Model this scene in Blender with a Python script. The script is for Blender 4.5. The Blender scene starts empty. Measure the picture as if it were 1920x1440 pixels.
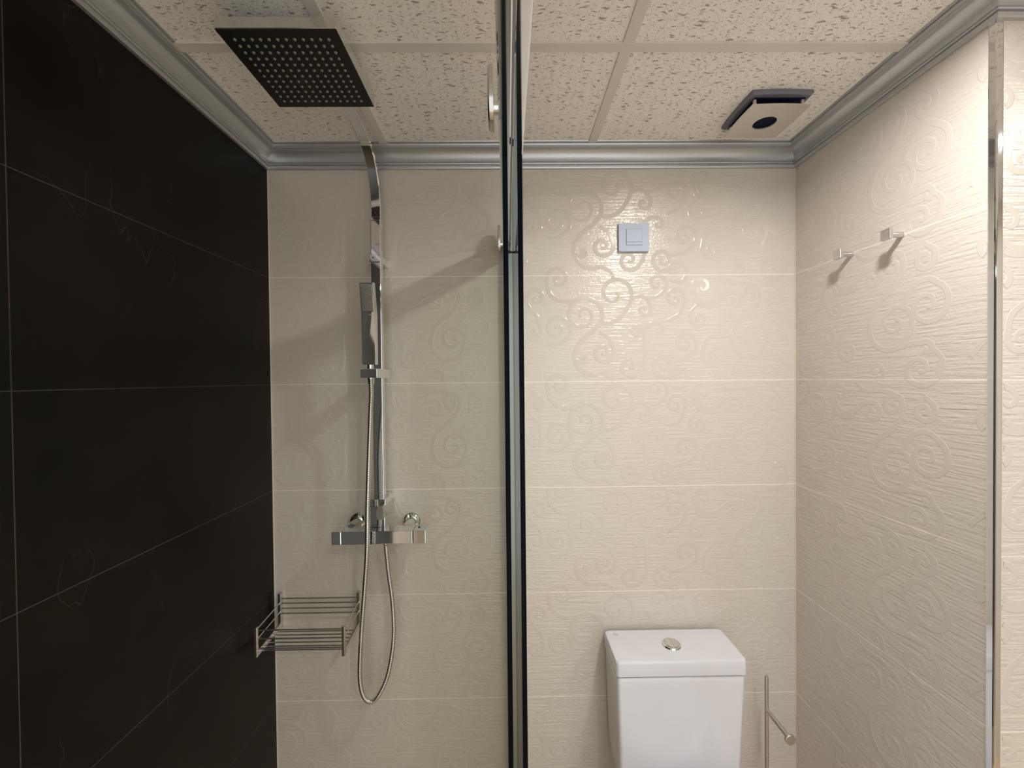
import bpy, bmesh, math, random
from mathutils import Vector, Matrix

# ------------------------------------------------------------------ camera
SC = bpy.context.scene
COL = SC.collection
EYE = 1.53                       # eye height above the floor
F_PX = 776.0
YAW, PITCH, ROLL = 0.0117, -0.0125, -0.0099
cam = bpy.data.cameras.new('camera')
cam.sensor_width = 36.0
cam.lens = F_PX * 36.0 / 1920.0
cam.clip_start = 0.01
camo = bpy.data.objects.new('camera', cam)
COL.objects.link(camo)
cy, sy, cp, sp = math.cos(YAW), math.sin(YAW), math.cos(PITCH), math.sin(PITCH)
Fw = Vector((sy*cp, cy*cp, sp))
Rt = Vector((cy, -sy, 0))
Up = Rt.cross(Fw)
cr, sr = math.cos(ROLL), math.sin(ROLL)
R2, U2 = Rt*cr + Up*sr, Up*cr - Rt*sr
m = Matrix.Identity(4)
for i in range(3):
    m[i][0], m[i][1], m[i][2] = R2[i], U2[i], -Fw[i]
m.translation = Vector((0, 0, EYE))
camo.matrix_world = m
SC.camera = camo

# ------------------------------------------------------------------ world, exposure
w = bpy.data.worlds.new('world')
w.use_nodes = True
w.node_tree.nodes['Background'].inputs[0].default_value = (0.96, 0.975, 0.94, 1)
w.node_tree.nodes['Background'].inputs[1].default_value = 1.45  # background strength set as fill coming through the added rear opening
SC.world = w
SC.view_settings.view_transform = 'Standard'
SC.view_settings.look = 'None'
SC.view_settings.gamma = 1.0
SC.view_settings.exposure = 0.08
try:
    SC.view_settings.use_curve_mapping = False
except Exception:
    pass
SC.cycles.max_bounces = 12
SC.cycles.diffuse_bounces = 6
SC.cycles.glossy_bounces = 8
SC.cycles.transparent_max_bounces = 16
SC.cycles.use_denoising = True
SC.cycles.sample_clamp_indirect = 6.0
LAMP_POWER = 7.0
LENS_GLOW = 60.0
LAMP_COLOR = (1.0, 0.97, 0.95)
LAMPS = [(0.557, 0.554), (1.446, 0.286), (0.59, -0.50), (1.446, -0.50)]  # last two are added behind the camera as fill
for li, (lx, ly) in enumerate(LAMPS):
    la = bpy.data.lights.new('downlight_beam', 'AREA')
    la.shape = 'DISK'; la.size = 0.085; la.energy = LAMP_POWER*(1.0, 0.22, 0.75, 0.35)[li]; la.color = LAMP_COLOR
    la.spread = math.radians(165)
    lo_ = bpy.data.objects.new('downlight_beam', la)
    COL.objects.link(lo_)
    lo_.location = (lx, ly, EYE + 0.68 - 0.0125)

# ------------------------------------------------------------------ room numbers
D = 1.235            # back wall
XL, XR = -0.70, 0.866
YC = 0.724           # facing wall (right of the outer corner)
XE = 1.95            # far right wall
YB = -0.90           # rear wall
ZC = EYE + 0.68      # ceiling
ZK = EYE + 0.62      # cornice bottom
T = 0.316            # tile height
Z2 = EYE - 0.0104    # one of the joints
TW = 0.90            # tile width

# ------------------------------------------------------------------ helpers
def link(name, me, mat=None, parent=None, smooth=None):
    o = bpy.data.objects.new(name, me)
    COL.objects.link(o)
    if mat is not None:
        for mm in (mat if isinstance(mat, (list, tuple)) else [mat]):
            me.materials.append(mm)
    if parent is not None:
        o.parent = parent
    return o

def obj(name, bm, mat=None, parent=None, smooth=False, angle=40):
    bmesh.ops.recalc_face_normals(bm, faces=bm.faces)
    if smooth:
        for f in bm.faces:
            f.smooth = True
        lim = math.radians(angle)
        for e in bm.edges:
            if len(e.link_faces) == 2:
                try:
                    if e.calc_face_angle() > lim:
                        e.smooth = False
                except ValueError:
                    pass
    me = bpy.data.meshes.new(name)
    bm.to_mesh(me)
    bm.free()
    return link(name, me, mat, parent)

def tag(o, label=None, cat=None, group=None, kind=None):
    if label: o['label'] = label
    if cat: o['category'] = cat
    if group: o['group'] = group
    if kind: o['kind'] = kind
    return o

def empty(name, loc, label, cat, group=None):
    o = bpy.data.objects.new(name, None)
    o.empty_display_size = 0.05
    COL.objects.link(o)
    o.location = loc
    bpy.context.view_layer.update()
    return tag(o, label, cat, group)

def part(name, bm, mat, root, smooth=False, angle=40):
    """geometry given in world coordinates, parented to root"""
    p = Vector((0, 0, 0))
    r = root
    while r is not None:
        p += Vector(r.location)
        r = r.parent
    bmesh.ops.translate(bm, verts=bm.verts, vec=-p)
    return obj(name, bm, mat, root, smooth, angle)

def box(bm, x0, x1, y0, y1, z0, z1, bev=0.0, seg=2, mi=0):
    r = bmesh.ops.create_cube(bm, size=1.0)
    vs = r['verts']
    bmesh.ops.scale(bm, verts=vs, vec=(x1-x0, y1-y0, z1-z0))
    bmesh.ops.translate(bm, verts=vs, vec=((x0+x1)/2, (y0+y1)/2, (z0+z1)/2))
    fs = set(f for v in vs for f in v.link_faces)
    for f in fs:
        f.material_index = mi
    if bev > 0:
        es = list(set(e for v in vs for e in v.link_edges))
        bmesh.ops.bevel(bm, geom=es, offset=bev, segments=seg, affect='EDGES', profile=0.5)
    return bm

def boxm(*a, **k):
    return box(bmesh.new(), *a, **k)

def tube(bm, pts, rad, n=12, cap=True):
    """round tube along points; rad a number or list"""
    pts = [Vector(p) for p in pts]
    if not isinstance(rad, (list, tuple)):
        rad = [rad]*len(pts)
    rings = []
    t0 = (pts[1]-pts[0]).normalized()
    a = Vector((0, 0, 1)) if abs(t0.z) < 0.9 else Vector((1, 0, 0))
    u = t0.cross(a).normalized()
    for i, p in enumerate(pts):
        if i == 0: t = pts[1]-pts[0]
        elif i == len(pts)-1: t = pts[-1]-pts[-2]
        else: t = pts[i+1]-pts[i-1]
        t.normalize()
        u = (u - t*u.dot(t)).normalized()
        v = t.cross(u)
        rings.append([bm.verts.new(p + (u*math.cos(2*math.pi*k/n) + v*math.sin(2*math.pi*k/n))*rad[i]) for k in range(n)])
    for i in range(len(rings)-1):
        for k in range(n):
            bm.faces.new((rings[i][k], rings[i][(k+1) % n], rings[i+1][(k+1) % n], rings[i+1][k]))
    if cap:
        bm.faces.new(list(reversed(rings[0])))
        bm.faces.new(rings[-1])
    return bm

def lathe(bm, c, axis, prof, n=32):
    """prof: (radius, distance along axis) list; closed at both ends"""
    c = Vector(c); axis = Vector(axis).normalized()
    a = Vector((0, 0, 1)) if abs(axis.z) < 0.9 else Vector((1, 0, 0))
    u = axis.cross(a).normalized(); v = axis.cross(u)
    rings = []
    for r, h in prof:
        if r < 1e-6:
            rings.append([bm.verts.new(c+axis*h)])
        else:
            rings.append([bm.verts.new(c + axis*h + (u*math.cos(2*math.pi*k/n)+v*math.sin(2*math.pi*k/n))*r) for k in range(n)])
    for i in range(len(rings)-1):
        A, B = rings[i], rings[i+1]
        for k in range(n):
            k2 = (k+1) % n
            if len(A) == 1 and len(B) == 1: continue
            if len(A) == 1: bm.faces.new((A[0], B[k], B[k2]))
            elif len(B) == 1: bm.faces.new((A[k], A[k2], B[0]))
            else: bm.faces.new((A[k], A[k2], B[k2], B[k]))
    if len(rings[0]) > 1: bm.faces.new(rings[0])
    if len(rings[-1]) > 1: bm.faces.new(rings[-1])
    return bm

def sweep_rect(bm, pts, wx, th, norm):
    """flat bar: centre points in a plane, half width along world X, thickness along the given normals"""
    rings = []
    for p, nn in zip(pts, norm):
        p = Vector(p); nn = Vector(nn).normalized()
        b = 0.0016
        x = Vector((1, 0, 0))
        hw, ht = wx/2, th/2
        prof = [(-hw+b, -ht), (hw-b, -ht), (hw, -ht+b), (hw, ht-b), (hw-b, ht), (-hw+b, ht), (-hw, ht-b), (-hw, -ht+b)]
        rings.append([bm.verts.new(p + x*a + nn*c) for a, c in prof])
    n = 8
    for i in range(len(rings)-1):
        for k in range(n):
            bm.faces.new((rings[i][k], rings[i][(k+1) % n], rings[i+1][(k+1) % n], rings[i+1][k]))
    bm.faces.new(rings[0]); bm.faces.new(list(reversed(rings[-1])))
    return bm

def catmull(P, step=8):
    P = [Vector(p) for p in P]
    if len(P) < 3:
        return [P[0].lerp(P[-1], i/step) for i in range(step+1)]
    out = []
    Q = [P[0]*2-P[1]] + P + [P[-1]*2-P[-2]]
    for i in range(1, len(Q)-2):
        a, b, c, d = Q[i-1], Q[i], Q[i+1], Q[i+2]
        for k in range(step):
            t = k/step
            out.append(0.5*((2*b) + (c-a)*t + (2*a-5*b+4*c-d)*t*t + (3*b-a-3*c+d)*t**3))
    out.append(P[-1])
    return out

# ------------------------------------------------------------------ materials
def newmat(name):
    mt = bpy.data.materials.new(name)
    mt.use_nodes = True
    nt = mt.node_tree
    return mt, nt, nt.nodes['Principled BSDF']

def simple(name, col, rough=0.4, metal=0.0, spec=0.5, coat=0.0, bump=None, aniso=None):
    mt, nt, b = newmat(name)
    N, L = nt.nodes, nt.links
    b.inputs['Metallic'].default_value = metal
    b.inputs['Specular IOR Level'].default_value = spec
    b.inputs['Coat Weight'].default_value = coat
    # slight procedural variation so no surface is perfectly flat
    tc = N.new('ShaderNodeTexCoord')
    nz = N.new('ShaderNodeTexNoise'); nz.inputs['Scale'].default_value = 9.0; nz.inputs['Detail'].default_value = 3
    mp = N.new('ShaderNodeMapping')
    if aniso: mp.inputs['Scale'].default_value = aniso
    L.new(tc.outputs['Object'], mp.inputs[0]); L.new(mp.outputs[0], nz.inputs['Vector'])
    mx = N.new('ShaderNodeMix'); mx.data_type = 'RGBA'
    mx.inputs[6].default_value = (*[c*0.95 for c in col], 1); mx.inputs[7].default_value = (*[min(1, c*1.05) for c in col], 1)
    L.new(nz.outputs['Fac'], mx.inputs[0]); L.new(mx.outputs[2], b.inputs['Base Color'])
    mr = N.new('ShaderNodeMapRange'); mr.inputs[3].default_value = rough*0.85; mr.inputs[4].default_value = rough*1.15
    L.new(nz.outputs['Fac'], mr.inputs[0]); L.new(mr.outputs[0], b.inputs['Roughness'])
    if bump:
        bp = N.new('ShaderNodeBump'); bp.inputs['Strength'].default_value = 1.0; bp.inputs['Distance'].default_value = bump
        L.new(nz.outputs['Fac'], bp.inputs['Height']); L.new(bp.outputs[0], b.inputs['Normal'])
    return mt

def grout_mask(nt, pos, wid, vert=None):
    """1 on the horizontal joints (and on vertical ones, spacing given along the wall axis)"""
    N, L = nt.nodes, nt.links
    sep = N.new('ShaderNodeSeparateXYZ'); L.new(pos, sep.inputs[0])
    def line(src, off, per, half):
        a = N.new('ShaderNodeMath'); a.operation = 'SUBTRACT'; L.new(src, a.inputs[0]); a.inputs[1].default_value = off - per/2
        p = N.new('ShaderNodeMath'); p.operation = 'FLOORED_MODULO'; L.new(a.outputs[0], p.inputs[0]); p.inputs[1].default_value = per
        s = N.new('ShaderNodeMath'); s.operation = 'SUBTRACT'; L.new(p.outputs[0], s.inputs[0]); s.inputs[1].default_value = per/2
        ab = N.new('ShaderNodeMath'); ab.operation = 'ABSOLUTE'; L.new(s.outputs[0], ab.inputs[0])
        lt = N.new('ShaderNodeMath'); lt.operation = 'LESS_THAN'; L.new(ab.outputs[0], lt.inputs[0]); lt.inputs[1].default_value = half
        return lt.outputs[0]
    g = line(sep.outputs['Z'], Z2, T, wid/2)
    if vert:
        ax, off, per = vert
        g2 = line(sep.outputs[ax], off, per, wid/2)
        mx = N.new('ShaderNodeMath'); mx.operation = 'MAXIMUM'; L.new(g, mx.inputs[0]); L.new(g2, mx.inputs[1])
        g = mx.outputs[0]
    return g

def cream_tile(name, scroll, vert, along='X'):
    mt, nt, b = newmat(name)
    N, L = nt.nodes, nt.links
    geo = N.new('ShaderNodeNewGeometry')
    g = grout_mask(nt, geo.outputs['Position'], 0.0020, vert)
    mp = N.new('ShaderNodeMapping')
    mp.inputs['Scale'].default_value = (12, 12, 165)
    L.new(geo.outputs['Position'], mp.inputs[0])
    nz = N.new('ShaderNodeTexNoise'); nz.inputs['Scale'].default_value = 1.0; nz.inputs['Detail'].default_value = 2.5; nz.inputs['Distortion'].default_value = 0.5
    L.new(mp.outputs[0], nz.inputs['Vector'])
    lf = N.new('ShaderNodeTexNoise'); lf.inputs['Scale'].default_value = 5.0
    L.new(geo.outputs['Position'], lf.inputs['Vector'])
    base = (0.640, 0.592, 0.528) if not scroll else (0.621, 0.573, 0.509)
    mx = N.new('ShaderNodeMix'); mx.data_type = 'RGBA'
    mx.inputs[6].default_value = (*[c*0.97 for c in base], 1); mx.inputs[7].default_value = (*[c*1.03 for c in base], 1)
    L.new(lf.outputs['Fac'], mx.inputs[0])
    mg = N.new('ShaderNodeMix'); mg.data_type = 'RGBA'
    L.new(g, mg.inputs[0]); L.new(mx.outputs[2], mg.inputs[6]); mg.inputs[7].default_value = (0.88, 0.82, 0.72, 1)
    L.new(mg.outputs[2], b.inputs['Base Color'])
    b.inputs['Roughness'].default_value = 0.12 if scroll else 0.25
    b.inputs['Specular IOR Level'].default_value = 0.6 if scroll else 0.9
    b.inputs['Specular Tint'].default_value = (1.0, 0.95, 0.82, 1)
    bp = N.new('ShaderNodeBump'); bp.inputs['Strength'].default_value = 1.0
    if scroll:
        bp.inputs['Distance'].default_value = 0.0004
        L.new(lf.outputs['Fac'], bp.inputs['Height'])
    else:
        bp.inputs['Distance'].default_value = 0.0016
        iso = N.new('ShaderNodeTexNoise'); iso.inputs['Scale'].default_value = 150.0; iso.inputs['Detail'].default_value = 1.0
        L.new(geo.outputs['Position'], iso.inputs['Vector'])
        mi = N.new('ShaderNodeMath'); mi.operation = 'MULTIPLY_ADD'; mi.inputs[1].default_value = 0.35
        L.new(iso.outputs['Fac'], mi.inputs[0]); L.new(nz.outputs['Fac'], mi.inputs[2])
        L.new(mi.outputs[0], bp.inputs['Height'])
    L.new(bp.outputs[0], b.inputs['Normal'])
    return mt

def dark_tile(name):
    mt, nt, b = newmat(name)
    N, L = nt.nodes, nt.links
    geo = N.new('ShaderNodeNewGeometry')
    g = grout_mask(nt, geo.outputs['Position'], 0.0016, ('Y', 0.5925, 0.8315))
    cl = N.new('ShaderNodeTexNoise'); cl.inputs['Scale'].default_value = 3.5; cl.inputs['Detail'].default_value = 6; cl.inputs['Roughness'].default_value = 0.6
    L.new(geo.outputs['Position'], cl.inputs['Vector'])
    rp = N.new('ShaderNodeValToRGB')
    rp.color_ramp.elements[0].position = 0.3; rp.color_ramp.elements[0].color = (0.0050, 0.0042, 0.0032, 1)
    rp.color_ramp.elements[1].position = 0.75; rp.color_ramp.elements[1].color = (0.0130, 0.0108, 0.0078, 1)
    L.new(cl.outputs['Fac'], rp.inputs[0])
    # thin broken pale veins
    mp = N.new('ShaderNodeMapping'); mp.inputs['Scale'].default_value = (1, 2.6, 1.1); mp.inputs['Rotation'].default_value = (0.9, 0, 0); mp.inputs['Location'].default_value = (3.3, 1.7, 0.6)
    L.new(geo.outputs['Position'], mp.inputs[0])
    vn = N.new('ShaderNodeTexNoise'); vn.inputs['Scale'].default_value = 1.7; vn.inputs['Detail'].default_value = 5; vn.inputs['Roughness'].default_value = 0.45
    L.new(mp.outputs[0], vn.inputs['Vector'])
    s = N.new('ShaderNodeMath'); s.operation = 'SUBTRACT'; s.inputs[1].default_value = 0.5; L.new(vn.outputs['Fac'], s.inputs[0])
    ab = N.new('ShaderNodeMath'); ab.operation = 'ABSOLUTE'; L.new(s.outputs[0], ab.inputs[0])
    mr = N.new('ShaderNodeMapRange'); mr.inputs[1].default_value = 0.0; mr.inputs[2].default_value = 0.0014; mr.inputs[3].default_value = 1.0; mr.inputs[4].default_value = 0.0
    L.new(ab.outputs[0], mr.inputs[0])
    br = N.new('ShaderNodeTexNoise'); br.inputs['Scale'].default_value = 6.0; L.new(geo.outputs['Position'], br.inputs['Vector'])
    bm_ = N.new('ShaderNodeMapRange'); bm_.inputs[1].default_value = 0.52; bm_.inputs[2].default_value = 0.66; bm_.inputs[3].default_value = 0.0; bm_.inputs[4].default_value = 0.55
    L.new(br.outputs['Fac'], bm_.inputs[0])
    mu = N.new('ShaderNodeMath'); mu.operation = 'MULTIPLY'; L.new(mr.outputs[0], mu.inputs[0]); L.new(bm_.outputs[0], mu.inputs[1])
    mv = N.new('ShaderNodeMix'); mv.data_type = 'RGBA'; L.new(mu.outputs[0], mv.inputs[0]); L.new(rp.outputs[0], mv.inputs[6]); mv.inputs[7].default_value = (0.10, 0.09, 0.065, 1)
    mg = N.new('ShaderNodeMix'); mg.data_type = 'RGBA'; L.new(g, mg.inputs[0]); L.new(mv.outputs[2], mg.inputs[6]); mg.inputs[7].default_value = (0.062, 0.054, 0.046, 1)
    L.new(mg.outputs[2], b.inputs['Base Color'])
    b.inputs['Roughness'].default_value = 0.33
    b.inputs['Specular IOR Level'].default_value = 0.12
    bp = N.new('ShaderNodeBump'); bp.inputs['Strength'].default_value = 0.5; bp.inputs['Distance'].default_value = 0.0006
    L.new(cl.outputs['Fac'], bp.inputs['Height']); L.new(bp.outputs[0], b.inputs['Normal'])
    return mt

def ceiling_tile(name):
    mt, nt, b = newmat(name)
    N, L = nt.nodes, nt.links
    geo = N.new('ShaderNodeNewGeometry')
    # wobble
    wn = N.new('ShaderNodeTexNoise'); wn.inputs['Scale'].default_value = 60; wn.inputs['Detail'].default_value = 2
    L.new(geo.outputs['Position'], wn.inputs['Vector'])
    ws = N.new('ShaderNodeVectorMath'); ws.operation = 'SUBTRACT'; L.new(wn.outputs['Color'], ws.inputs[0]); ws.inputs[1].default_value = (0.5, 0.5, 0.5)
    wm = N.new('ShaderNodeVectorMath'); wm.operation = 'SCALE'; L.new(ws.outputs[0], wm.inputs[0]); wm.inputs['Scale'].default_value = 0.016
    wa = N.new('ShaderNodeVectorMath'); wa.operation = 'ADD'; L.new(geo.outputs['Position'], wa.inputs[0]); L.new(wm.outputs[0], wa.inputs[1])
    def dashes(sx, sy, lo, seed):
        mp = N.new('ShaderNodeMapping'); mp.inputs['Scale'].default_value = (sx, sy, 1); mp.inputs['Location'].default_value = (seed, seed*0.7, 0)
        L.new(wa.outputs[0], mp.inputs[0])
        v = N.new('ShaderNodeTexVoronoi'); v.voronoi_dimensions = '2D'; v.inputs['Scale'].default_value = 1.0
        L.new(mp.outputs[0], v.inputs['Vector'])
        sc = N.new('ShaderNodeSeparateColor'); L.new(v.outputs['Color'], sc.inputs[0])
        th = N.new('ShaderNodeMapRange'); th.inputs[1].default_value = 0.25; th.inputs[2].default_value = 1.0; th.inputs[3].default_value = 0.0; th.inputs[4].default_value = lo
        L.new(sc.outputs[0], th.inputs[0])
        df = N.new('ShaderNodeMath'); df.operation = 'SUBTRACT'; L.new(th.outputs[0], df.inputs[0]); L.new(v.outputs['Distance'], df.inputs[1])
        mr = N.new('ShaderNodeMapRange'); mr.inputs[1].default_value = -0.02; mr.inputs[2].default_value = 0.06; L.new(df.outputs[0], mr.inputs[0])
        return mr.outputs[0]
    a = dashes(26, 105, 0.21, 3.1)
    c = dashes(50, 220, 0.22, 8.4)
    d = dashes(260, 360, 0.34, 5.7)
    m1 = N.new('ShaderNodeMath'); m1.operation = 'MAXIMUM'; L.new(a, m1.inputs[0]); L.new(c, m1.inputs[1])
    dd = N.new('ShaderNodeMath'); dd.operation = 'MULTIPLY'; L.new(d, dd.inputs[0]); dd.inputs[1].default_value = 0.55
    m2 = N.new('ShaderNodeMath'); m2.operation = 'MAXIMUM'; L.new(m1.outputs[0], m2.inputs[0]); L.new(dd.outputs[0], m2.inputs[1])
    mx = N.new('ShaderNodeMix'); mx.data_type = 'RGBA'; L.new(m2.outputs[0], mx.inputs[0])
    mx.inputs[6].default_value = (0.93, 0.89, 0.83, 1); mx.inputs[7].default_value = (0.44, 0.385, 0.33, 1)  # darker fissure and pinhole colour carries the shade of their depth
    L.new(mx.outputs[2], b.inputs['Base Color'])
    b.inputs['Roughness'].default_value = 0.9
    b.inputs['Specular IOR Level'].default_value = 0.1
    bp = N.new('ShaderNodeBump'); bp.invert = True; bp.inputs['Strength'].default_value = 0.8; bp.inputs['Distance'].default_value = 0.0015
    L.new(m2.outputs[0], bp.inputs['Height']); L.new(bp.outputs[0], b.inputs['Normal'])
    return mt

def glass_mat():
    mt = bpy.data.materials.new('clear_glass'); mt.use_nodes = True
    nt = mt.node_tree; N, L = nt.nodes, nt.links
    N.clear()
    out = N.new('ShaderNodeOutputMaterial')
    tr = N.new('ShaderNodeBsdfTransparent'); tr.inputs[0].default_value = (0.95, 0.975, 0.94, 1)
    gl = N.new('ShaderNodeBsdfGlossy'); gl.inputs['Roughness'].default_value = 0.02
    fr = N.new('ShaderNodeFresnel')
    gm = N.new('ShaderNodeNewGeometry')          # the ray leaves the pane as it entered it: same reflectance on both faces
    io = N.new('ShaderNodeMapRange'); io.inputs[3].default_value = 1.5; io.inputs[4].default_value = 1/1.5
    L.new(gm.outputs['Backfacing'], io.inputs[0]); L.new(io.outputs[0], fr.inputs['IOR'])
    mx = N.new('ShaderNodeMixShader')
    L.new(fr.outputs[0], mx.inputs[0]); L.new(tr.outputs[0], mx.inputs[1]); L.new(gl.outputs[0], mx.inputs[2]); L.new(mx.outputs[0], out.inputs[0])
    return mt

def emit_mat(name, col, s):
    mt = bpy.data.materials.new(name); mt.use_nodes = True
    nt = mt.node_tree; N, L = nt.nodes, nt.links
    N.clear()
    out = N.new('ShaderNodeOutputMaterial'); e = N.new('ShaderNodeEmission')
    e.inputs[0].default_value = (*col, 1); e.inputs[1].default_value = s
    L.new(e.outputs[0], out.inputs[0])
    return mt

M = {}
M['cream_back'] = cream_tile('cream_tile_brushed', False, None)
M['cream_back_s'] = cream_tile('cream_tile_scroll', True, None)
M['cream_side'] = cream_tile('cream_tile_side_brushed', False, None)
M['cream_side_s'] = cream_tile('cream_tile_side_scroll', True, None)
M['dark'] = dark_tile('dark_stone_tile')
M['ceil'] = ceiling_tile('mineral_fibre_tile')
M['tbar'] = simple('painted_grid', (0.70, 0.66, 0.60), 0.5)
M['silver_paint'] = simple('silver_painted_plaster', (0.545, 0.55, 0.565), 0.33, 0.7, aniso=(3, 3, 40), bump=0.0004)
M['chrome'] = simple('chrome', (0.80, 0.81, 0.82), 0.05, 1.0)
M['chrome_soft'] = simple('satin_chrome', (0.66, 0.65, 0.63), 0.22, 1.0)
M['head_chrome'] = simple('brushed_head_chrome', (0.66, 0.69, 0.68), 0.14, 1.0)
M['steel'] = simple('brushed_steel', (0.62, 0.59, 0.55), 0.34, 1.0, aniso=(30, 3, 3))
M['switch'] = simple('brushed_aluminium_plastic', (0.50, 0.555, 0.68), 0.5, 0.0, 0.35, aniso=(40, 2, 2))
M['fan_body'] = simple('grey_blue_plastic', (0.17, 0.175, 0.21), 0.45)
M['fan_plate'] = simple('fan_plate_metal', (0.66, 0.61, 0.56), 0.42, 0.6)
M['dark_hole'] = simple('dark_fan_interior', (0.005, 0.008, 0.028), 0.5, 0.0, 0.1)
M['head_face'] = simple('dark_steel_face', (0.012, 0.011, 0.010), 0.42, 0.0, 0.25)
M['rubber'] = simple('silicone_nozzle', (0.22, 0.21, 0.15), 0.5)
M['ceramic'] = simple('white_ceramic', (0.72, 0.72, 0.76), 0.10, 0.0, 0.5, coat=0.4)
M['ink'] = simple('grey_print', (0.35, 0.35, 0.38), 0.5)
M['glass'] = glass_mat()
M['glass_edge'] = simple('dark_green_glass_edge', (0.001, 0.004, 0.006), 0.25, 0.0, 0.05)
M['alu'] = simple('satin_aluminium', (0.50, 0.52, 0.52), 0.30, 0.8)
M['caulk'] = simple('corner_grout', (0.74, 0.66, 0.56), 0.6)
M['floor'] = simple('warm_beige_floor_tile', (0.66, 0.50, 0.33), 0.4)
M['tray'] = simple('white_shower_tray', (0.62, 0.60, 0.56), 0.3)
M['lamp'] = emit_mat('lamp_glow', LAMP_COLOR, LENS_GLOW)
M['white_paint'] = simple('white_lacquer', (0.75, 0.75, 0.75), 0.4)

# ------------------------------------------------------------------ room shell
def struct(name, bm, mat, smooth=False, angle=40):
    o = obj(name, bm, mat, None, smooth, angle)
    o['kind'] = 'structure'
    return o

TH = 0.08
struct('floor', boxm(XL-TH, XE+TH, YB-TH, D+TH, -0.06, 0.0), M['floor'])
struct('ceiling', boxm(XL-TH, XE+TH, YB-TH, D+TH, ZC, ZC+0.04), M['ceil'])
struct('wall_left', boxm(XL-TH, XL, -0.24, D, 0, ZC), M['dark'])
struct('wall_left_rear', boxm(XL-TH, XL, YB, -0.24, 0, ZC), M['cream_side'])
b = bmesh.new()      # rear wall with a wide opening added to let in world fill light
box(b, XL, -0.35, YB-TH, YB, 0, ZC)
box(b, 1.25, XE, YB-TH, YB, 0, ZC)
box(b, -0.35, 1.25, YB-TH, YB, 2.12, ZC)
struct('wall_rear', b, M['cream_side'])
struct('wall_far_right', boxm(XE, XE+TH, YB, YC, 0, ZC), M['cream_side'])

# scroll relief of one 0.90 x 0.316 tile, traced from the tile beside the switch
K = 6.856; PXM = 628.0
def zc_(zx, zy, ox=1000, oy=310):
    px = ox + zx/K; py = oy + zy/K
    py += (px-1240)*0.0088
    return ((px-1488.5)/PXM + TW, (py-318.5)/PXM)     # u from the tile's left edge, v down from its top

def z2(p): return zc_(p[0], p[1], 1240, 310)
def z1(p): return zc_(p[0], p[1], 1000, 310)
STROKES = [
 # (zoom, stem points, spiral centre, direction, turns)
 (z1, [(1010,1490),(960,1385),(850,1325),(700,1340),(570,1285),(490,1150),(510,1010),(620,870),(760,750),(850,640)], (605,575), -1, 1.55),
 (z1, [(860,685),(980,668),(1100,590),(1185,470)], (1010,300), -1, 1.15),
 (z1, [(1200,400),(1260,350),(1350,330),(1430,370),(1475,450)], (1395,500), 1, 1.0),
 (z1, [(1440,365),(1560,340),(1650,270)], (1560,165), -1, 1.1),
 (z1, [(1700,640),(1850,560),(1905,440)], (1790,360), -1, 1.3),
 (z1, [(820,800),(940,880),(990,980)], (860,1055), 1, 1.35),
 (z1, [(1400,900),(1405,1080),(1380,1220),(1310,1320)], (1205,1230), 1, 1.15),
 (z1, [(1400,900),(1410,760),(1480,690),(1560,685)], (1570,770), 1, 0.7),
 (z1, [(1395,860),(1380,760)], (1300,790), -1, 1.0),
 (z1, [(1900,1290),(1800,1330),(1690,1365)], (1640,1220), 1, 1.4),
 (z2, [(40,1180),(260,1130),(370,1060)], (275,930), -1, 1.3),
 (z2, [(730,90),(830,165),(1000,155),(1170,195),(1245,300),(1210,430),(1100,560),(980,650),(900,780),(885,920),(950,1060),(1080,1120),(1220,1085),(1315,960)], (1160,860), -1, 1.25),
 (z2, [(1235,745),(1275,640),(1350,540),(1480,515),(1590,590)], (1465,740), 1, 1.3),
 (z2, [(430,220),(470,350),(570,415),(700,385),(800,305),(910,275)], (910,385), 1, 1.1),
 (z2, [(1240,290),(1230,230)], (1140,300), -1, 1.1),
 (z2, [(1440,190),(1520,260)], (1440,330), 1, 1.3),
 (z2, [(430,450),(345,550),(345,640)], (450,620), -1, 1.1),
 (z2, [(700,450),(560,460),(440,410),(385,290)], (500,210), 1, 0.95),
 (z2, [(640,820),(535,920),(505,1050)], (610,1100), -1, 1.2),
 (z2, [(1200,1110),(1300,1080),(1420,1070)], (1460,1130), 1, 0.8),
 (z2, [(1500,1110),(1590,1220),(1570,1330)], (1400,1310), 1, 1.2),
 (z2, [(1040,1420),(1030,1320)], (960,1320), -1, 0.9),
 (z2, [(90,130),(230,150),(300,60)], (150,10), -1, 0.8),
 (z1, [(620,335),(440,400),(280,385),(170,285),(140,150)], (290,110), 1, 1.25),
 (z1, [(150,950),(300,940),(420,850)], (270,755), -1, 1.4),
 (z1, [(-60,520),(30,620),(60,760)], (-40,800), 1, 1.2),
 (z1, [(-60,520),(-130,380),(-60,260)], (0,360), 1, 0.9),
 (z1, [(-420,1250),(-300,1120),(-180,1180)], (-230,1280), 1, 1.2),
 (z1, [(-60,520),(-200,560),(-300,480)], (-260,380), 1, 1.2),
 (z1, [(490,1150),(560,1180)], (600,1130), -1, 0.8),
]
WID = 0.0135
def stroke_points(s):
    f, stem, c, dr, turns = s
    stem = [Vector((*f(p), 0)) for p in stem]
    c = Vector((*f(c), 0))
    e = stem[-1]-c
    R = e.length; a0 = math.atan2(e.y, e.x)
    sp_ = []
    n = int(22*turns)+4
    for i in range(1, n+1):
        t = i/n
        r = R*((1-t)**0.9*0.86+0.14)
        a = a0 + dr*2*math.pi*turns*t
        sp_.append(c+Vector((math.cos(a), math.sin(a), 0))*r)
    st = catmull(stem, 6) if len(stem) > 1 else stem
    P = st + sp_
    W = []
    for i in range(len(P)):
        t = i/(len(P)-1)
        W.append(WID*(0.75+0.25*min(1, t*5))*(1-0.35*max(0, (t-0.6)/0.4)))
    # round end
    return P, W
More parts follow.
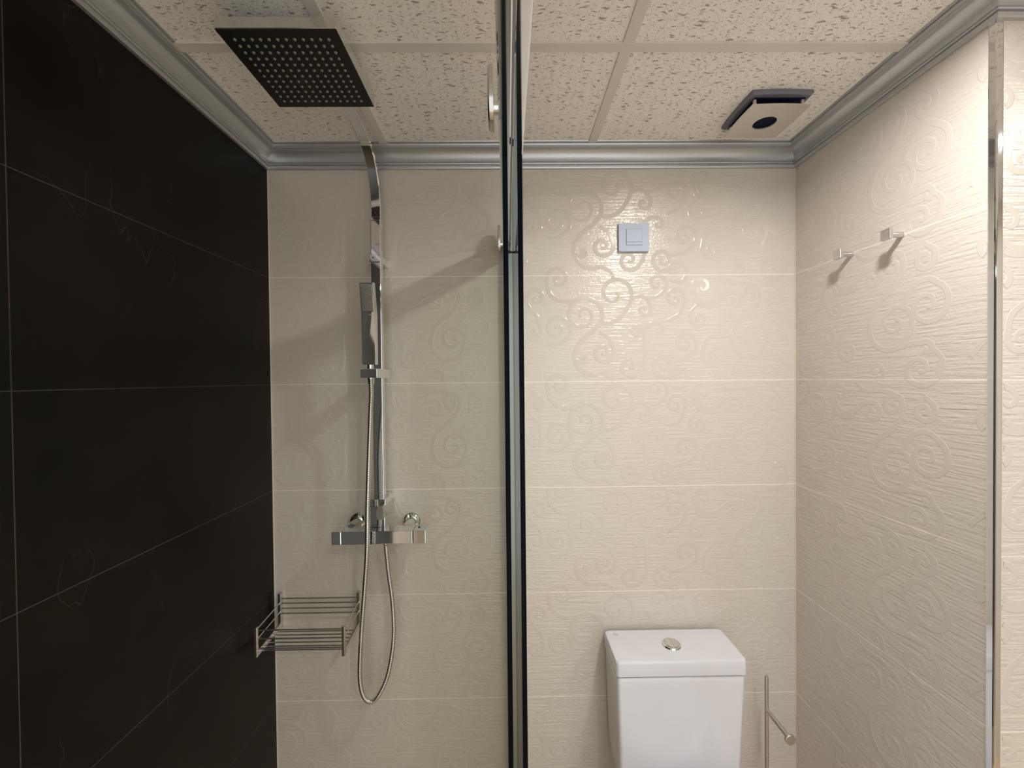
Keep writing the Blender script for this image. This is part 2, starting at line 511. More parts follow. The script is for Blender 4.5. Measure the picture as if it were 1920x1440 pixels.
MOTIF = [stroke_points(s) for s in STROKES]

def add_motif(bm, to3d, u0, umin, umax, vmin, vmax, v0):
    """ribbons with a low bevelled profile; to3d(u, v, h) -> point"""
    hgt = 0.00044
    for si, (P, W) in enumerate(MOTIF):
        h = hgt + 0.000006*(si % 7)
        prof = [(-0.5, -0.00005), (-0.385, h), (0.385, h), (0.5, -0.00005)]
        prev = None
        for i, p in enumerate(P):
            u, v = p.x+u0, p.y+v0
            if u < umin+0.002 or u > umax-0.002 or v < vmin or v > vmax:
                prev = None; continue
            a = P[max(0, i-1)]; b = P[min(len(P)-1, i+1)]
            t = (b-a).normalized(); nn = Vector((-t.y, t.x, 0))
            ring = []
            for q, hh in prof:
                uu = min(max(u+nn.x*W[i]*q, umin), umax)
                ring.append(bm.verts.new(to3d(uu, v+nn.y*W[i]*q, hh)))
            if prev:
                for k in range(3):
                    f = bm.faces.new((prev[k], prev[k+1], ring[k+1], ring[k])); f.material_index = 1; f.smooth = (k != 1)
            elif True:
                pass
            prev = ring
        # round blob at the inner end
        e = P[-1]; u, v = e.x+u0, e.y+v0
        if umin+0.01 < u < umax-0.01 and vmin < v < vmax:
            r = W[-1]*0.62
            top = [bm.verts.new(to3d(u+math.cos(k*math.pi/6)*r*0.8, v+math.sin(k*math.pi/6)*r*0.8, h+0.00001)) for k in range(12)]
            bot = [bm.verts.new(to3d(u+math.cos(k*math.pi/6)*r, v+math.sin(k*math.pi/6)*r, -0.0001)) for k in range(12)]
            f = bm.faces.new(top); f.material_index = 1
            for k in range(12):
                f = bm.faces.new((top[k], bot[k], bot[(k+1) % 12], top[(k+1) % 12])); f.material_index = 1

ZTOP = Z2 + 2*T
def wall_with_motif(name, bm, to3d, offsets, umin, umax, mats, rows=range(0, 7)):
    for r in rows:
        for u0 in offsets:
            add_motif(bm, to3d, u0, umin, umax, -0.05, EYE+0.60, r*T)
    me = bpy.data.meshes.new(name)
    bm.to_mesh(me); bm.free()
    o = link(name, me, mats)
    o['kind'] = 'structure'
    return o

b = boxm(XL-TH, XR+TH, D, D+TH, 0, ZC)
wall_with_motif('wall_back', b, lambda u, v, h: (u, D-h, ZTOP-v), [XR-TW, XR-2*TW], XL, XR, [M['cream_back'], M['cream_back_s']])
b = boxm(XR, XR+TH, YC+0.012, D, 0, ZC)
wall_with_motif('wall_right', b, lambda u, v, h: (XR-h, D-u, ZTOP-v), [-0.453, 0.447], 0.0, D-YC-0.014, [M['cream_side'], M['cream_side_s']])
b = boxm(XR+0.012, XE, YC, YC+TH, 0, ZC)
wall_with_motif('wall_facing', b, lambda u, v, h: (u, YC-h, ZTOP-v), [XR-0.60, XR+0.30], XR+0.012, XE, [M['cream_back'], M['cream_back_s']])

# corner grout beads
b = bmesh.new(); box(b, XL, XL+0.0022, D-0.0022, D, 0, ZK+0.002)
struct('trim_2', b, M['caulk'])
b = bmesh.new(); box(b, XR-0.0022, XR, D-0.0022, D, 0, ZK+0.002)
struct('trim_3', b, M['caulk'])
# chrome strip on the outer tile corner
b = bmesh.new()
box(b, XR-0.0015, XR+0.012, YC-0.0015, YC+0.0135, 0, ZK+0.004, bev=0.003, seg=3)
struct('trim_4', b, M['chrome'], False)

# cornice swept along the walls with mitred corners
prof = [(0, 0.0), (0.0075, 0.0), (0.0085, 0.0015), (0.0085, 0.0085), (0.0065, 0.0095), (0.0065, 0.0105), (0.0105, 0.0115), (0.0115, 0.0135), (0.0105, 0.0165), (0.008, 0.0175)]
for k in range(0, 11):
    a = k/10*math.pi/2
    prof.append((0.010+0.024*(1-math.cos(a)), 0.019+0.028*math.sin(a)))
prof += [(0.036, 0.0475), (0.036, 0.050), (0.0395, 0.051), (0.041, 0.054), (0.0395, 0.0565), (0.045, 0.0575), (0.046, 0.0601), (0, 0.0601)]
path = [((XL, YB), (1, 0)), ((XL, D), (1, -1)), ((XR, D), (-1, -1)), ((XR, YC), (-1, -1)), ((XE, YC), (0, -1))]
b = bmesh.new(); rings = []
for (x, y), (nx, ny) in path:
    rings.append([b.verts.new((x+nx*p, y+ny*p, ZK+z)) for p, z in prof])
for i in range(len(rings)-1):
    n = len(prof)
    for k in range(n):
        b.faces.new((rings[i][k], rings[i][(k+1) % n], rings[i+1][(k+1) % n], rings[i+1][k]))
b.faces.new(rings[0]); b.faces.new(list(reversed(rings[-1])))
struct('trim_1', b, M['silver_paint'], True, 35)

# ceiling grid
b = bmesh.new()
z0, z1_ = ZC-0.0035, ZC+0.001
for x in (-0.347, 0.253, 0.853, 1.453):
    y1 = D-0.03 if x < XR-0.02 else YC-0.03
    if x > 0.8 and x < 1: continue
    box(b, x-0.012, x+0.012, YB, y1, z0, z1_, bev=0.0006, seg=1)
for y in (0.854, 0.254, -0.346):
    box(b, XL+0.03, (XR-0.03 if y > YC else XE), y-0.012, y+0.012, z0-0.0003, z1_, bev=0.0006, seg=1)
struct('trim_5', b, M['tbar'])

# ------------------------------------------------------------------ recessed lamps
def downlight(i, x, y):
    r = empty('ceiling_downlight', (x, y, ZC), ['round white ceiling downlight above the space before the toilet', 'round white ceiling downlight before the wall beyond the outer corner', 'round white downlight added as fill behind the camera near the shower screen', 'round white downlight added as fill in the rear right ceiling corner'][i], 'ceiling light', None)
    bm = lathe(bmesh.new(), (x, y, ZC), (0, 0, -1), [(0.0, 0.0), (0.058, 0.0), (0.058, 0.004), (0.053, 0.010), (0.044, 0.011), (0.0, 0.011)], 40)
    part('lamp_frame', bm, M['white_paint'], r, True, 30)
    bm = lathe(bmesh.new(), (x, y, ZC-0.011), (0, 0, -1), [(0.0, 0.0002), (0.040, 0.0002), (0.0, 0.0008)], 24)
    part('lamp_lens', bm, M['lamp'], r, True, 60)
for i, (x, y) in enumerate(LAMPS):
    downlight(i, x, y)

# ------------------------------------------------------------------ shower screen
PZ0, PZ1 = 0.05, EYE+0.371
def pane(bm, x0, x1, y0, y1, z0, z1):
    box(bm, x0, x1, y0, y1, z0, z1)
    for f in bm.faces:
        f.material_index = 0 if abs(f.normal.x) > 0.5 else 1
    return bm
def fixnorm(bm):
    bmesh.ops.recalc_face_normals(bm, faces=bm.faces); bm.normal_update()

door = empty('sliding_glass_door', (0, 0.9, 0.05), 'clear sliding glass shower door pane, seen edge on, on the shower side', 'shower door')
b = bmesh.new(); pane(b, -0.0042, 0.0042, 0.69, D-0.024, PZ0, PZ1); fixnorm(b)
for f in b.faces: f.material_index = 0 if abs(f.normal.x) > 0.5 else 1
part('glass_pane', b, [M['glass'], M['glass_edge']], door)
fixed = empty('fixed_glass_panel', (0.0245, 0.9, 0.05), 'clear fixed glass shower panel on the toilet side of the sliding pane', 'shower panel')
b = bmesh.new(); pane(b, 0.0203, 0.0287, 0.69, D-0.016, PZ0, PZ1); fixnorm(b)
for f in b.faces: f.material_index = 0 if abs(f.normal.x) > 0.5 else 1
part('glass_pane', b, [M['glass'], M['glass_edge']], fixed)
b = bmesh.new()
box(b, -0.006, 0.0195, D-0.016, D-0.0005, PZ0, PZ1-0.002, bev=0.001, seg=1)
box(b, 0.0295, 0.034, D-0.022, D-0.0005, PZ0, PZ1-0.002, bev=0.001, seg=1)
box(b, 0.0195, 0.0295, D-0.0155, D-0.0005, PZ0, PZ1-0.002)
part('wall_profile', b, M['alu'], fixed)

rail = empty('overhead_door_rail', (0.011, 0.3, EYE+0.372), 'long chrome overhead rail with two oval brackets above the glass door', 'door rail')
b = bmesh.new()
RZ0, RZ1 = EYE+0.3715, EYE+0.410
box(b, -0.0085, 0.0098, -0.30, D-0.001, RZ0, RZ1, bev=0.0022, seg=2)
part('rail_bar', b, M['chrome'], rail, False)
b = bmesh.new()
box(b, 0.0115, 0.0300, -0.30, D-0.001, RZ0, RZ1, bev=0.0022, seg=2)
part('rail_bar', b, M['chrome'], rail, False)
b = bmesh.new()
box(b, 0.0094, 0.0119, -0.30, D-0.001, RZ0+0.0025, RZ1-0.002)
part('brush_seal', b, M['ink'], rail)

for yy in (0.594, 1.192):
    bm = bmesh.new()
    zc0 = EYE+0.398
    # tall rounded cover plate, thin in X
    n = 40; A = []; B = []; C_ = []
    for k in range(n):
        a = 2*math.pi*k/n
        dy = 0.032*math.copysign(abs(math.cos(a))**0.8, math.cos(a)); dz = 0.041*math.copysign(abs(math.sin(a))**0.85, math.sin(a))
        A.append(bm.verts.new((-0.0150, yy+dy, zc0+dz)))
        B.append(bm.verts.new((-0.0205, yy+dy, zc0+dz)))
        C_.append(bm.verts.new((-0.0228, yy+dy*0.90, zc0+dz*0.92)))
    for k in range(n):
        k2 = (k+1) % n
        bm.faces.new((A[k], A[k2], B[k2], B[k])); bm.faces.new((B[k], B[k2], C_[k2], C_[k]))
    bm.faces.new(A); bm.faces.new(C_)
    rc = part('rail_bracket', bm, M['chrome_soft'], rail, True, 30)
    rc['label'] = 'oval brushed chrome bracket plate'
    bm = lathe(bmesh.new(), (-0.0155, yy+0.004, zc0-0.010), (1, 0, 0), [(0.0, 0), (0.009, 0), (0.009, 0.0075), (0.0, 0.0075)], 20)
    part('bracket_pin', bm, M['chrome'], rc, True, 40)


# return wall panel that carries the rail's near end is the rear part of the enclosure
post = empty('enclosure_post', (0.011, -0.32, 0.0), 'satin aluminium upright carrying the near end of the door rail', 'post')
part('upright', boxm(-0.012, 0.034, -0.345, -0.302, 0.001, RZ1+0.005, bev=0.003), M['alu'], post)

# ------------------------------------------------------------------ shower column
XC = -0.366
col = empty('shower_column', (XC, 1.19, EYE-0.45), 'square chrome shower column with big overhead head and thermostatic bar', 'shower')
# riser
part('riser_pipe', boxm(XC-0.0135, XC+0.0135, 1.172, 1.196, EYE-0.415, EYE+0.455, bev=0.0016), M['chrome'], col, False)
# arm
ctrl = [(XC, 1.184, 0.453), (XC, 1.183, 0.50), (-0.3665, 1.168, 0.560), (-0.367, 1.130, 0.610), (-0.369, 1.075, 0.638), (-0.373, 1.00, 0.656), (-0.380, 0.92, 0.661), (-0.390, 0.85, 0.657), (-0.391, 0.800, 0.650)]
pts = catmull([(a, b_, c+EYE) for a, b_, c in ctrl], 8)
nr = []
for i, p in enumerate(pts):
    t = (pts[min(i+1, len(pts)-1)]-pts[max(i-1, 0)]).normalized()
    nr.append(Vector((1, 0, 0)).cross(t))
part('shower_arm', sweep_rect(bmesh.new(), pts, 0.0265, 0.012, nr), M['chrome'], col, True, 30)
bm = bmesh.new()
box(bm, XC-0.0148, XC+0.0148, 1.170, 1.198, EYE+0.448, EYE+0.458, bev=0.001)
part('arm_collar', bm, M['chrome'], col, False)
# head
HZ = EYE+0.604
HX0, HX1, HY0, HY1 = -0.496, -0.287, 0.722, 0.926
head = part('shower_head', boxm(HX0, HX1, HY0, HY1, HZ+0.0006, HZ+0.0215, bev=0.0015), M['head_chrome'], col, False)
face = part('spray_face', boxm(HX0+0.001, HX1-0.001, HY0+0.001, HY1-0.001, HZ-0.0006, HZ+0.0010), M['head_face'], head)
face['label'] = 'dark underside plate'
bm = lathe(bmesh.new(), (-0.391, 0.822, HZ+0.0215), (0, 0, 1), [(0.0, 0), (0.017, 0), (0.017, 0.012), (0.012, 0.016), (0.012, 0.026), (0.0, 0.026)], 24)
part('swivel_joint', bm, M['chrome'], col, True, 40)
# nozzles
noz = []
for j in range(12):
    for i in range(12):
        noz.append((HX0+0.022+i*(HX1-HX0-0.044)/11, HY0+0.021+j*(HY1-HY0-0.042)/11))
def nozzle_bm(bm, x, y):
    return lathe(bm, (x, y, HZ-0.0005), (0, 0, -1), [(0.0, 0), (0.0030, 0), (0.0026, 0.0018), (0.0012, 0.0026), (0.0, 0.0026)], 10)
hp = Vector(col.location) + Vector(head.location)
src = None
for k, (x, y) in enumerate(noz[:100]):
    if src is None:
        src = part('nozzle', nozzle_bm(bmesh.new(), x, y), M['rubber'], head, True, 60); sx, sy_ = x, y
    else:
        c = src.copy(); COL.objects.link(c); c.parent = head
        c.location = (x-sx, y-sy_, 0)
bm = bmesh.new()
for x, y in noz[100:]:
    nozzle_bm(bm, x, y)
o = part('nozzle_rows', bm, M['rubber'], head, True, 60)
o['kind'] = 'stuff'
# upper wall bracket with clamp
bm = bmesh.new()
box(bm, XC-0.0165, XC+0.0165, 1.167, 1.200, EYE+0.331, EYE+0.352, bev=0.0012)
box(bm, XC-0.0145, XC+0.0165, 1.199, D-0.0005, EYE+0.331, EYE+0.352, bev=0.0012)
wb = part('wall_bracket', bm, M['chrome'], col, False)
bm = lathe(bmesh.new(), (XC-0.006, 1.1675, EYE+0.343), (0, -1, 0), [(0, 0), (0.0022, 0), (0.0018, 0.0008), (0, 0.0008)], 12)
part('grub_screw', bm, M['head_face'], wb)
# diverter block low on the riser
bm = bmesh.new()
box(bm, XC-0.019, XC+0.024, 1.150, D-0.0005, EYE-0.352, EYE-0.332, bev=0.0015)
box(bm, XC-0.019, XC+0.019, 1.160, 1.205, EYE-0.413, EYE-0.350, bev=0.0015)
part('diverter_body', bm, M['chrome'], col, False)
bm = bmesh.new()
n = 8; ring = []
for yy, s in ((1.128, 0.9), (1.132, 1.0), (1.215, 1.0)):
    rr = []
    for k in range(16):
        a = 2*math.pi*(k+0.5)/16
        x = 0.0105*s*max(-1, min(1, math.cos(a)*1.18)); z = 0.019*s*max(-1, min(1, math.sin(a)*1.18))
        rr.append(bm.verts.new((XC+0.015+x, yy, EYE-0.364+z)))
    ring.append(rr)
for a, c in zip(ring, ring[1:]):
    for k in range(16):
        bm.faces.new((a[k], a[(k+1) % 16], c[(k+1) % 16], c[k]))
bm.faces.new(ring[0]); bm.faces.new(ring[-1])
part('diverter_knob', bm, M['chrome_soft'], col, True, 25)
# thermostatic bar
mz0, mz1, my0, my1 = EYE-0.449, EYE-0.413, 1.130, 1.176
part('mixer_body', boxm(-0.4570, -0.2635, my0, my1, mz0, mz1, bev=0.0018), M['chrome'], col, False)
k1 = part('temperature_handle', boxm(-0.484, -0.4578, my0-0.0005, my1, mz0, mz1, bev=0.0018), M['chrome'], col, False)
k2 = part('flow_handle', boxm(-0.2627, -0.2270, my0-0.0005, my1, mz0-0.0003, mz1+0.0003, bev=0.0022), M['chrome'], col, False)
part('handle_button', boxm(-0.2530, -0.2480, my1-0.022, my1-0.014, mz1-0.001, mz1+0.002, bev=0.0008), M['head_face'], k2)
for x in (-0.448, -0.288):
    bm = lathe(bmesh.new(), (x, D-0.0003, EYE-0.421), (0, -1, 0), [(0, 0), (0.026, 0), (0.026, 0.004), (0.021, 0.011), (0.0155, 0.013), (0.0145, 0.020), (0.0145, 0.0585), (0, 0.0585)], 36)
    part('wall_flange', bm, M['chrome'], col, True, 35)
bm = lathe(bmesh.new(), (-0.3428, 1.153, mz0+0.001), (0, 0, -1), [(0, 0), (0.0095, 0), (0.0095, 0.007), (0.008, 0.010), (0, 0.010)], 24)
part('hose_outlet', bm, M['chrome'], col, True, 40)
# hand shower holder on the riser
bm = bmesh.new()
HXc = -0.356
box(bm, -0.3775, -0.3345, 1.070, 1.112, EYE+0.006, EYE+0.030, bev=0.0015)
box(bm, -0.3750, -0.3400, 1.110, 1.200, EYE+0.006, EYE+0.030, bev=0.0015)
part('handset_holder', bm, M['chrome'], col, False)

# ------------------------------------------------------------------ hand shower
hand = empty('hand_shower', (HXc, 1.08, EYE+0.036), 'slim square chrome hand shower standing in its holder on the riser', 'hand shower')
bm = bmesh.new()
x0, x1 = -0.3735, -0.3385
# body: side outline bent forward at the top, extruded in X
side = [(1.072, 0.040), (1.072, 0.168), (1.058, 0.248), (1.076, 0.252), (1.093, 0.172), (1.093, 0.040)]
L_, R_ = [], []
for y, z in side:
    L_.append(bm.verts.new((x0, y, EYE+z))); R_.append(bm.verts.new((x1, y, EYE+z)))
for k in range(6):
    bm.faces.new((L_[k], L_[(k+1) % 6], R_[(k+1) % 6], R_[k]))
bm.faces.new(L_); bm.faces.new(R_)
bmesh.ops.bevel(bm, geom=bm.edges[:], offset=0.0014, segments=2, affect='EDGES')
hb = part('handle_body', bm, M['chrome'], hand, True, 35)
# spray plate with small nozzles (surface pattern)
bm = bmesh.new()
def hp_(u, t, d):      # u across, t up the slanted face, d out of the face
    y = 1.072-0.014*(t); z = 0.168+0.080*t
    nrm = Vector((0, -0.985, -0.172))
    return Vector((x0+u*(x1-x0), y, EYE+z)) + nrm*d
vs = [hp_(0.08, 0.10, 0.0), hp_(0.92, 0.10, 0.0), hp_(0.92, 0.95, 0.0), hp_(0.08, 0.95, 0.0)]
vt = [hp_(0.10, 0.12, 0.0008), hp_(0.90, 0.12, 0.0008), hp_(0.90, 0.93, 0.0008), hp_(0.10, 0.93, 0.0008)]
a_ = [bm.verts.new(v) for v in vs]; c_ = [bm.verts.new(v) for v in vt]
for k in range(4):
    bm.faces.new((a_[k], a_[(k+1) % 4], c_[(k+1) % 4], c_[k]))
bm.faces.new(c_); bm.faces.new(a_)
for f in bm.faces: f.material_index = 0
nf = len(bm.faces)
for u in (0.18, 0.31, 0.44, 0.68, 0.81):
    for r in range(8):
        lathe(bm, hp_(u, 0.26+r*0.082, 0.0006), (0, -0.985, -0.172), [(0, 0), (0.0015, 0), (0.0012, 0.0014), (0, 0.0016)], 8)
bm.faces.ensure_lookup_table()
for f in bm.faces[nf:]: f.material_index = 1
part('spray_plate', bm, [M['chrome_soft'], M['rubber']], hb, False)
bm = lathe(bmesh.new(), (HXc, 1.084, EYE+0.0415), (0, 0, -1), [(0, 0), (0.0085, 0), (0.0085, 0.012), (0.0115, 0.012), (0.0115, 0.0118+0.001)]+[(0, 0.0128)], 24)
part('handle_collar', bm, M['chrome'], hand, True, 40)

# hose
hp3 = [(-0.3560,1.0860,0.0050),(-0.3590,1.096,-0.020),(-0.3615,1.104,-0.0400),(-0.3693,1.118,-0.0970),(-0.3769,1.124,-0.2138),(-0.3798,1.1160,-0.3420),(-0.3791,1.1060,-0.4518),(-0.3915,1.1200,-0.5596),(-0.4109,1.1400,-0.7177),(-0.4190,1.1500,-0.8290),(-0.4112,1.1550,-0.8850),(-0.3930,1.1600,-0.9060),(-0.3709,1.1600,-0.8880),(-0.3446,1.1650,-0.8291),(-0.3296,1.1700,-0.7306),(-0.3313,1.1700,-0.6314),(-0.3392,1.1620,-0.5377),(-0.3428,1.1530,-0.4605)]
P = catmull([(a, b_, c+EYE) for a, b_, c in hp3], 24)
Ls = [0]
for a, c in zip(P, P[1:]): Ls.append(Ls[-1]+(c-a).length)
tot = Ls[-1]; nn_ = int(tot/0.00125)
Q = []; j = 0
for i in range(nn_+1):
    s = tot*i/nn_
    while j < len(Ls)-2 and Ls[j+1] < s: j += 1
    Q.append(P[j].lerp(P[j+1], (s-Ls[j])/max(1e-9, Ls[j+1]-Ls[j])))
rad = [0.0066 if (i//2) % 2 == 0 else 0.0058 for i in range(nn_+1)]
hose = empty('shower_hose', P[0], 'ribbed chrome flexible hose looping down from hand shower to mixer bar', 'hose')
part('hose_tube', tube(bmesh.new(), Q, rad, 12), M['chrome_soft'], hose, True, 80)
d0 = (P[3]-P[0]).normalized()
bm = lathe(bmesh.new(), P[0]+Vector((0, 0, 0.008)), d0, [(0, 0), (0.0072, 0), (0.0085, 0.002), (0.0085, 0.022), (0.0072, 0.025), (0, 0.025)], 24)
part('hose_nut', bm, M['chrome'], hose, True, 40)

# ------------------------------------------------------------------ wire basket
bx0, bx1 = -0.672, -0.441
basket = empty('wire_shower_basket', (-0.56, 1.165, EYE-0.733), 'small chrome wire shelf basket low in the dark wall corner', 'shower basket')
SB = M['chrome_soft']
for x, s in ((bx0, 1), (bx1, -1)):
    fx = x; kx = x - 0.0075 if s == 1 else x - 0.006
    part('front_post', boxm(fx-0.004*1, fx+0.004, 1.092, 1.100, EYE-0.731, EYE-0.651, bev=0.001), SB, basket, False)
    part('back_post', boxm(kx-0.0045, kx+0.0045, 1.222, 1.234, EYE-0.733, EYE-0.628, bev=0.001), SB, basket, False)
    bm = bmesh.new()
    # flat side bar along the bottom
    vv = []
    for (xx, yy) in ((fx, 1.099), (kx, 1.223)):
        vv.append([bm.verts.new((xx+dx, yy, EYE+z)) for dx, z in ((-0.0025, -0.731), (0.0025, -0.731), (0.0025, -0.716), (-0.0025, -0.716))])
    for k in range(4):
        bm.faces.new((vv[0][k], vv[0][(k+1) % 4], vv[1][(k+1) % 4], vv[1][k]))
    bm.faces.new(vv[0]); bm.faces.new(vv[1])
    part('side_bar', bm, SB, basket)
    for z in (-0.659, -0.686):
        part('side_rod', tube(bmesh.new(), [(fx, 1.098, EYE+z), (kx, 1.224, EYE+z+0.002)], 0.0018, 10), SB, basket, True, 60)
for z in (-0.643, -0.657, -0.672, -0.687):
    part('back_rod', tube(bmesh.new(), [(bx0-0.0070, 1.224, EYE+z), (bx1-0.0065, 1.224, EYE+z)], 0.0018, 10), SB, basket, True, 60)
for z in (-0.659, -0.682, -0.708):
    part('front_rod', tube(bmesh.new(), [(bx0, 1.096, EYE+z), (bx1, 1.096, EYE+z)], 0.0018, 10), SB, basket, True, 60)
for k in range(6):
    y = 1.112+k*0.0165; q = (y-1.099)/0.124
    part('floor_rod', tube(bmesh.new(), [(bx0-0.0065*q, y, EYE-0.7235), (bx1-0.006*q, y, EYE-0.7235)], 0.0018, 10), SB, basket, True, 60)

# ------------------------------------------------------------------ extractor fan
fan = empty('extractor_fan', (0.663, 1.055, ZC), 'square grey extractor fan with flat front plate in the ceiling corner', 'extractor fan')
bm = bmesh.new()
fx0, fx1, fy0, fy1 = 0.590, 0.736, 0.983, 1.128
def ringbox(bm, xs0, xs1, ys0, ys1, z, bow):
    out = []
    n = 6
    for (ax, ay), (bx_, by_) in (((xs0, ys0), (xs1, ys0)), ((xs1, ys0), (xs1, ys1)), ((xs1, ys1), (xs0, ys1)), ((xs0, ys1), (xs0, ys0))):
        for k in range(n):
            t = k/n; x = ax+(bx_-ax)*t; y = ay+(by_-ay)*t
            nx, ny = (by_-ay), -(bx_-ax); l = math.hypot(nx, ny)
            bw = bow*4*t*(1-t)
            out.append(bm.verts.new((x+nx/l*bw, y+ny/l*bw, z)))
    return out
a = ringbox(bm, fx0, fx1, fy0, fy1, ZC-0.0002, 0.004)
c = ringbox(bm, fx0, fx1, fy0, fy1, ZC-0.007, 0.004)
d = ringbox(bm, fx0+0.004, fx1-0.004, fy0+0.004, fy1-0.004, ZC-0.0105, 0.004)
e = ringbox(bm, fx0+0.009, fx1-0.009, fy0+0.009, fy1-0.009, ZC-0.0110, 0.003)
for A_, B_ in ((a, c), (c, d), (d, e)):
    for k in range(24):
        bm.faces.new((A_[k], A_[(k+1) % 24], B_[(k+1) % 24], B_[k]))
bm.faces.new(a)
bm.faces.new(e)
part('fan_housing', bm, M['fan_body'], fan, True, 30)
bm = boxm(fx0+0.011, fx1-0.011, fy0+0.011, fy1-0.011, ZC-0.0135, ZC-0.0108, bev=0.001)
part('fan_opening', bm, M['dark_hole'], fan)
# front plate with a round hole
PZ = EYE+0.647
bm = bmesh.new()
px0, px1, py0, py1 = 0.5926, 0.7323, 0.989, 1.1215
hx, hy, hr = 0.6645, 1.059, 0.0272
def plate_layer(z):
    outer = ringbox(bm, px0, px1, py0, py1, z, 0.003)
    n = 24
    inner = []
    for v in outer:
        an = math.atan2(v.co.y-hy, v.co.x-hx)
        inner.append(bm.verts.new((hx+hr*math.cos(an), hy+hr*math.sin(an), z)))
    for k in range(n):
        bm.faces.new((outer[k], outer[(k+1) % n], inner[(k+1) % n], inner[k]))
    return outer, inner
o1, i1 = plate_layer(PZ); o2, i2 = plate_layer(PZ+0.0028)
for A_, B_ in ((o1, o2), (i1, i2)):
    for k in range(24):
        bm.faces.new((A_[k], A_[(k+1) % 24], B_[(k+1) % 24], B_[k]))
fp = part('front_plate', bm, M['fan_plate'], fan, True, 40)
bm = lathe(bmesh.new(), (hx, hy, PZ+0.0026), (0, 0, 1), [(0, 0.008), (0.024, 0.005), (0.0290, 0.0004), (0.0290, 0.010), (0, 0.012)], 32)
part('plate_cup', bm, M['dark_hole'], fp, True, 40)
for x in (px0+0.012, px1-0.012):
    for y in (py0+0.012, py1-0.012):
        bm = lathe(bmesh.new(), (x, y, PZ+0.0026), (0, 0, 1), [(0, 0), (0.004, 0), (0.004, 0.0168), (0, 0.0168)], 14)
        part('spacer', bm, M['fan_plate'], fan, True, 40)

# ------------------------------------------------------------------ switch
sw = empty('fan_switch', (0.3795, D, EYE+0.372), 'square silver switch plate on the patterned wall above the toilet', 'switch')
sx0, sx1, sz0, sz1 = 0.334, 0.4245, EYE+0.3735, EYE+0.4565
part('switch_frame', boxm(sx0, sx1, D-0.0105, D-0.0008, sz0, sz1, bev=0.0012), M['switch'], sw, False)
cx_ = (sx0+sx1)/2+0.0005; cz_ = (sz0+sz1)/2+0.0005
bm = boxm(cx_-0.0245, cx_+0.0245, D-0.0110, D-0.0100, cz_-0.0245, cz_+0.0245)
part('rocker_gap', bm, M['ink'], sw)
part('rocker', boxm(cx_-0.0232, cx_+0.0232, D-0.0128, D-0.0104, cz_-0.0142, cz_+0.0232, bev=0.0006), M['switch'], sw, False)
part('rocker_strip', boxm(cx_-0.0232, cx_+0.0232, D-0.0124, D-0.0104, cz_-0.0232, cz_-0.0148, bev=0.0005), M['switch'], sw, False)

# ------------------------------------------------------------------ robe hooks
for i, (y, z, lab) in enumerate(((0.898, 0.306, 'small square-fronted chrome robe hook on the right wall, nearer the outer corner'), (1.030, 0.303, 'small square-fronted chrome robe hook on the right wall, nearer the toilet corner'))):
    hk = empty('robe_hook', (XR, y, EYE+z), lab, 'hook', 'robe hooks on the right wall')
    bm = lathe(bmesh.new(), (XR-0.0008, y, EYE+z), (-1, 0, 0), [(0, 0), (0.0062, 0), (0.0062, 0.030), (0, 0.030)], 24)
    part('hook_stem', bm, M['chrome_soft'], hk, True, 40)
    part('hook_plate', boxm(XR-0.0385, XR-0.0305, y-0.0115, y+0.0115, EYE+z-0.0115, EYE+z+0.0120, bev=0.0012), M['chrome_soft'], hk, False)

# ------------------------------------------------------------------ toilet
toi = empty('toilet', (0.455, 1.0, 0.0), 'white ceramic toilet with square cistern and round chrome flush button', 'toilet')
def loft_box(bm, secs, bev=0.0):
    """secs: (z, x0, x1, y0, y1, corner radius) stacked rounded rectangles"""
    rings = []
    for z, x0, x1, y0, y1, r in secs:
        ring = []
        for cx, cy_, a0 in ((x1-r, y0+r, -90), (x1-r, y1-r, 0), (x0+r, y1-r, 90), (x0+r, y0+r, 180)):
            for k in range(6):
                a = math.radians(a0+90*k/5)
                ring.append(bm.verts.new((cx+r*math.cos(a), cy_+r*math.sin(a), z)))
        rings.append(ring)
    n = 24
    for i in range(len(rings)-1):
        for k in range(n):
            bm.faces.new((rings[i][k], rings[i][(k+1) % n], rings[i+1][(k+1) % n], rings[i+1][k]))
    bm.faces.new(rings[0]); bm.faces.new(rings[-1])
    return bm
tz = EYE-0.753
bk = D-0.012
TX0, TX1, TY0 = 0.281, 0.632, 1.082
bm = loft_box(bmesh.new(), [(0.40, TX0+0.020, TX1-0.022, TY0+0.016, bk, 0.012), (tz-0.30, TX0+0.010, TX1-0.012, TY0+0.008, bk, 0.012), (tz-0.060, TX0+0.003, TX1-0.004, TY0+0.0025, bk, 0.010), (tz-0.049, TX0+0.003, TX1-0.004, TY0+0.0025, bk, 0.010), (tz-0.0455, TX0+0.0055, TX1-0.0065, TY0+0.005, bk-0.002, 0.009)])
part('cistern_tank', bm, M['ceramic'], toi, True, 45)
bm = loft_box(bmesh.new(), [(tz-0.0425, TX0+0.003, TX1-0.003, TY0+0.003, bk, 0.010), (tz-0.0395, TX0, TX1, TY0, bk, 0.011), (tz-0.007, TX0, TX1, TY0, bk, 0.011), (tz-0.002, TX0+0.002, TX1-0.002, TY0+0.002, bk, 0.011), (tz, TX0+0.007, TX1-0.007, TY0+0.007, bk-0.003, 0.010)])
lid = part('cistern_lid', bm, M['ceramic'], toi, True, 45)
bm = lathe(bmesh.new(), (0.455, 1.150, tz-0.001), (0, 0, 1), [(0, 0), (0.0265, 0), (0.0265, 0.003), (0.0245, 0.006), (0.0215, 0.0065), (0.0205, 0.005), (0, 0.005)], 40)
fb = part('flush_button', bm, M['chrome'], toi, True, 35)
fb['label'] = 'round chrome dual flush button'
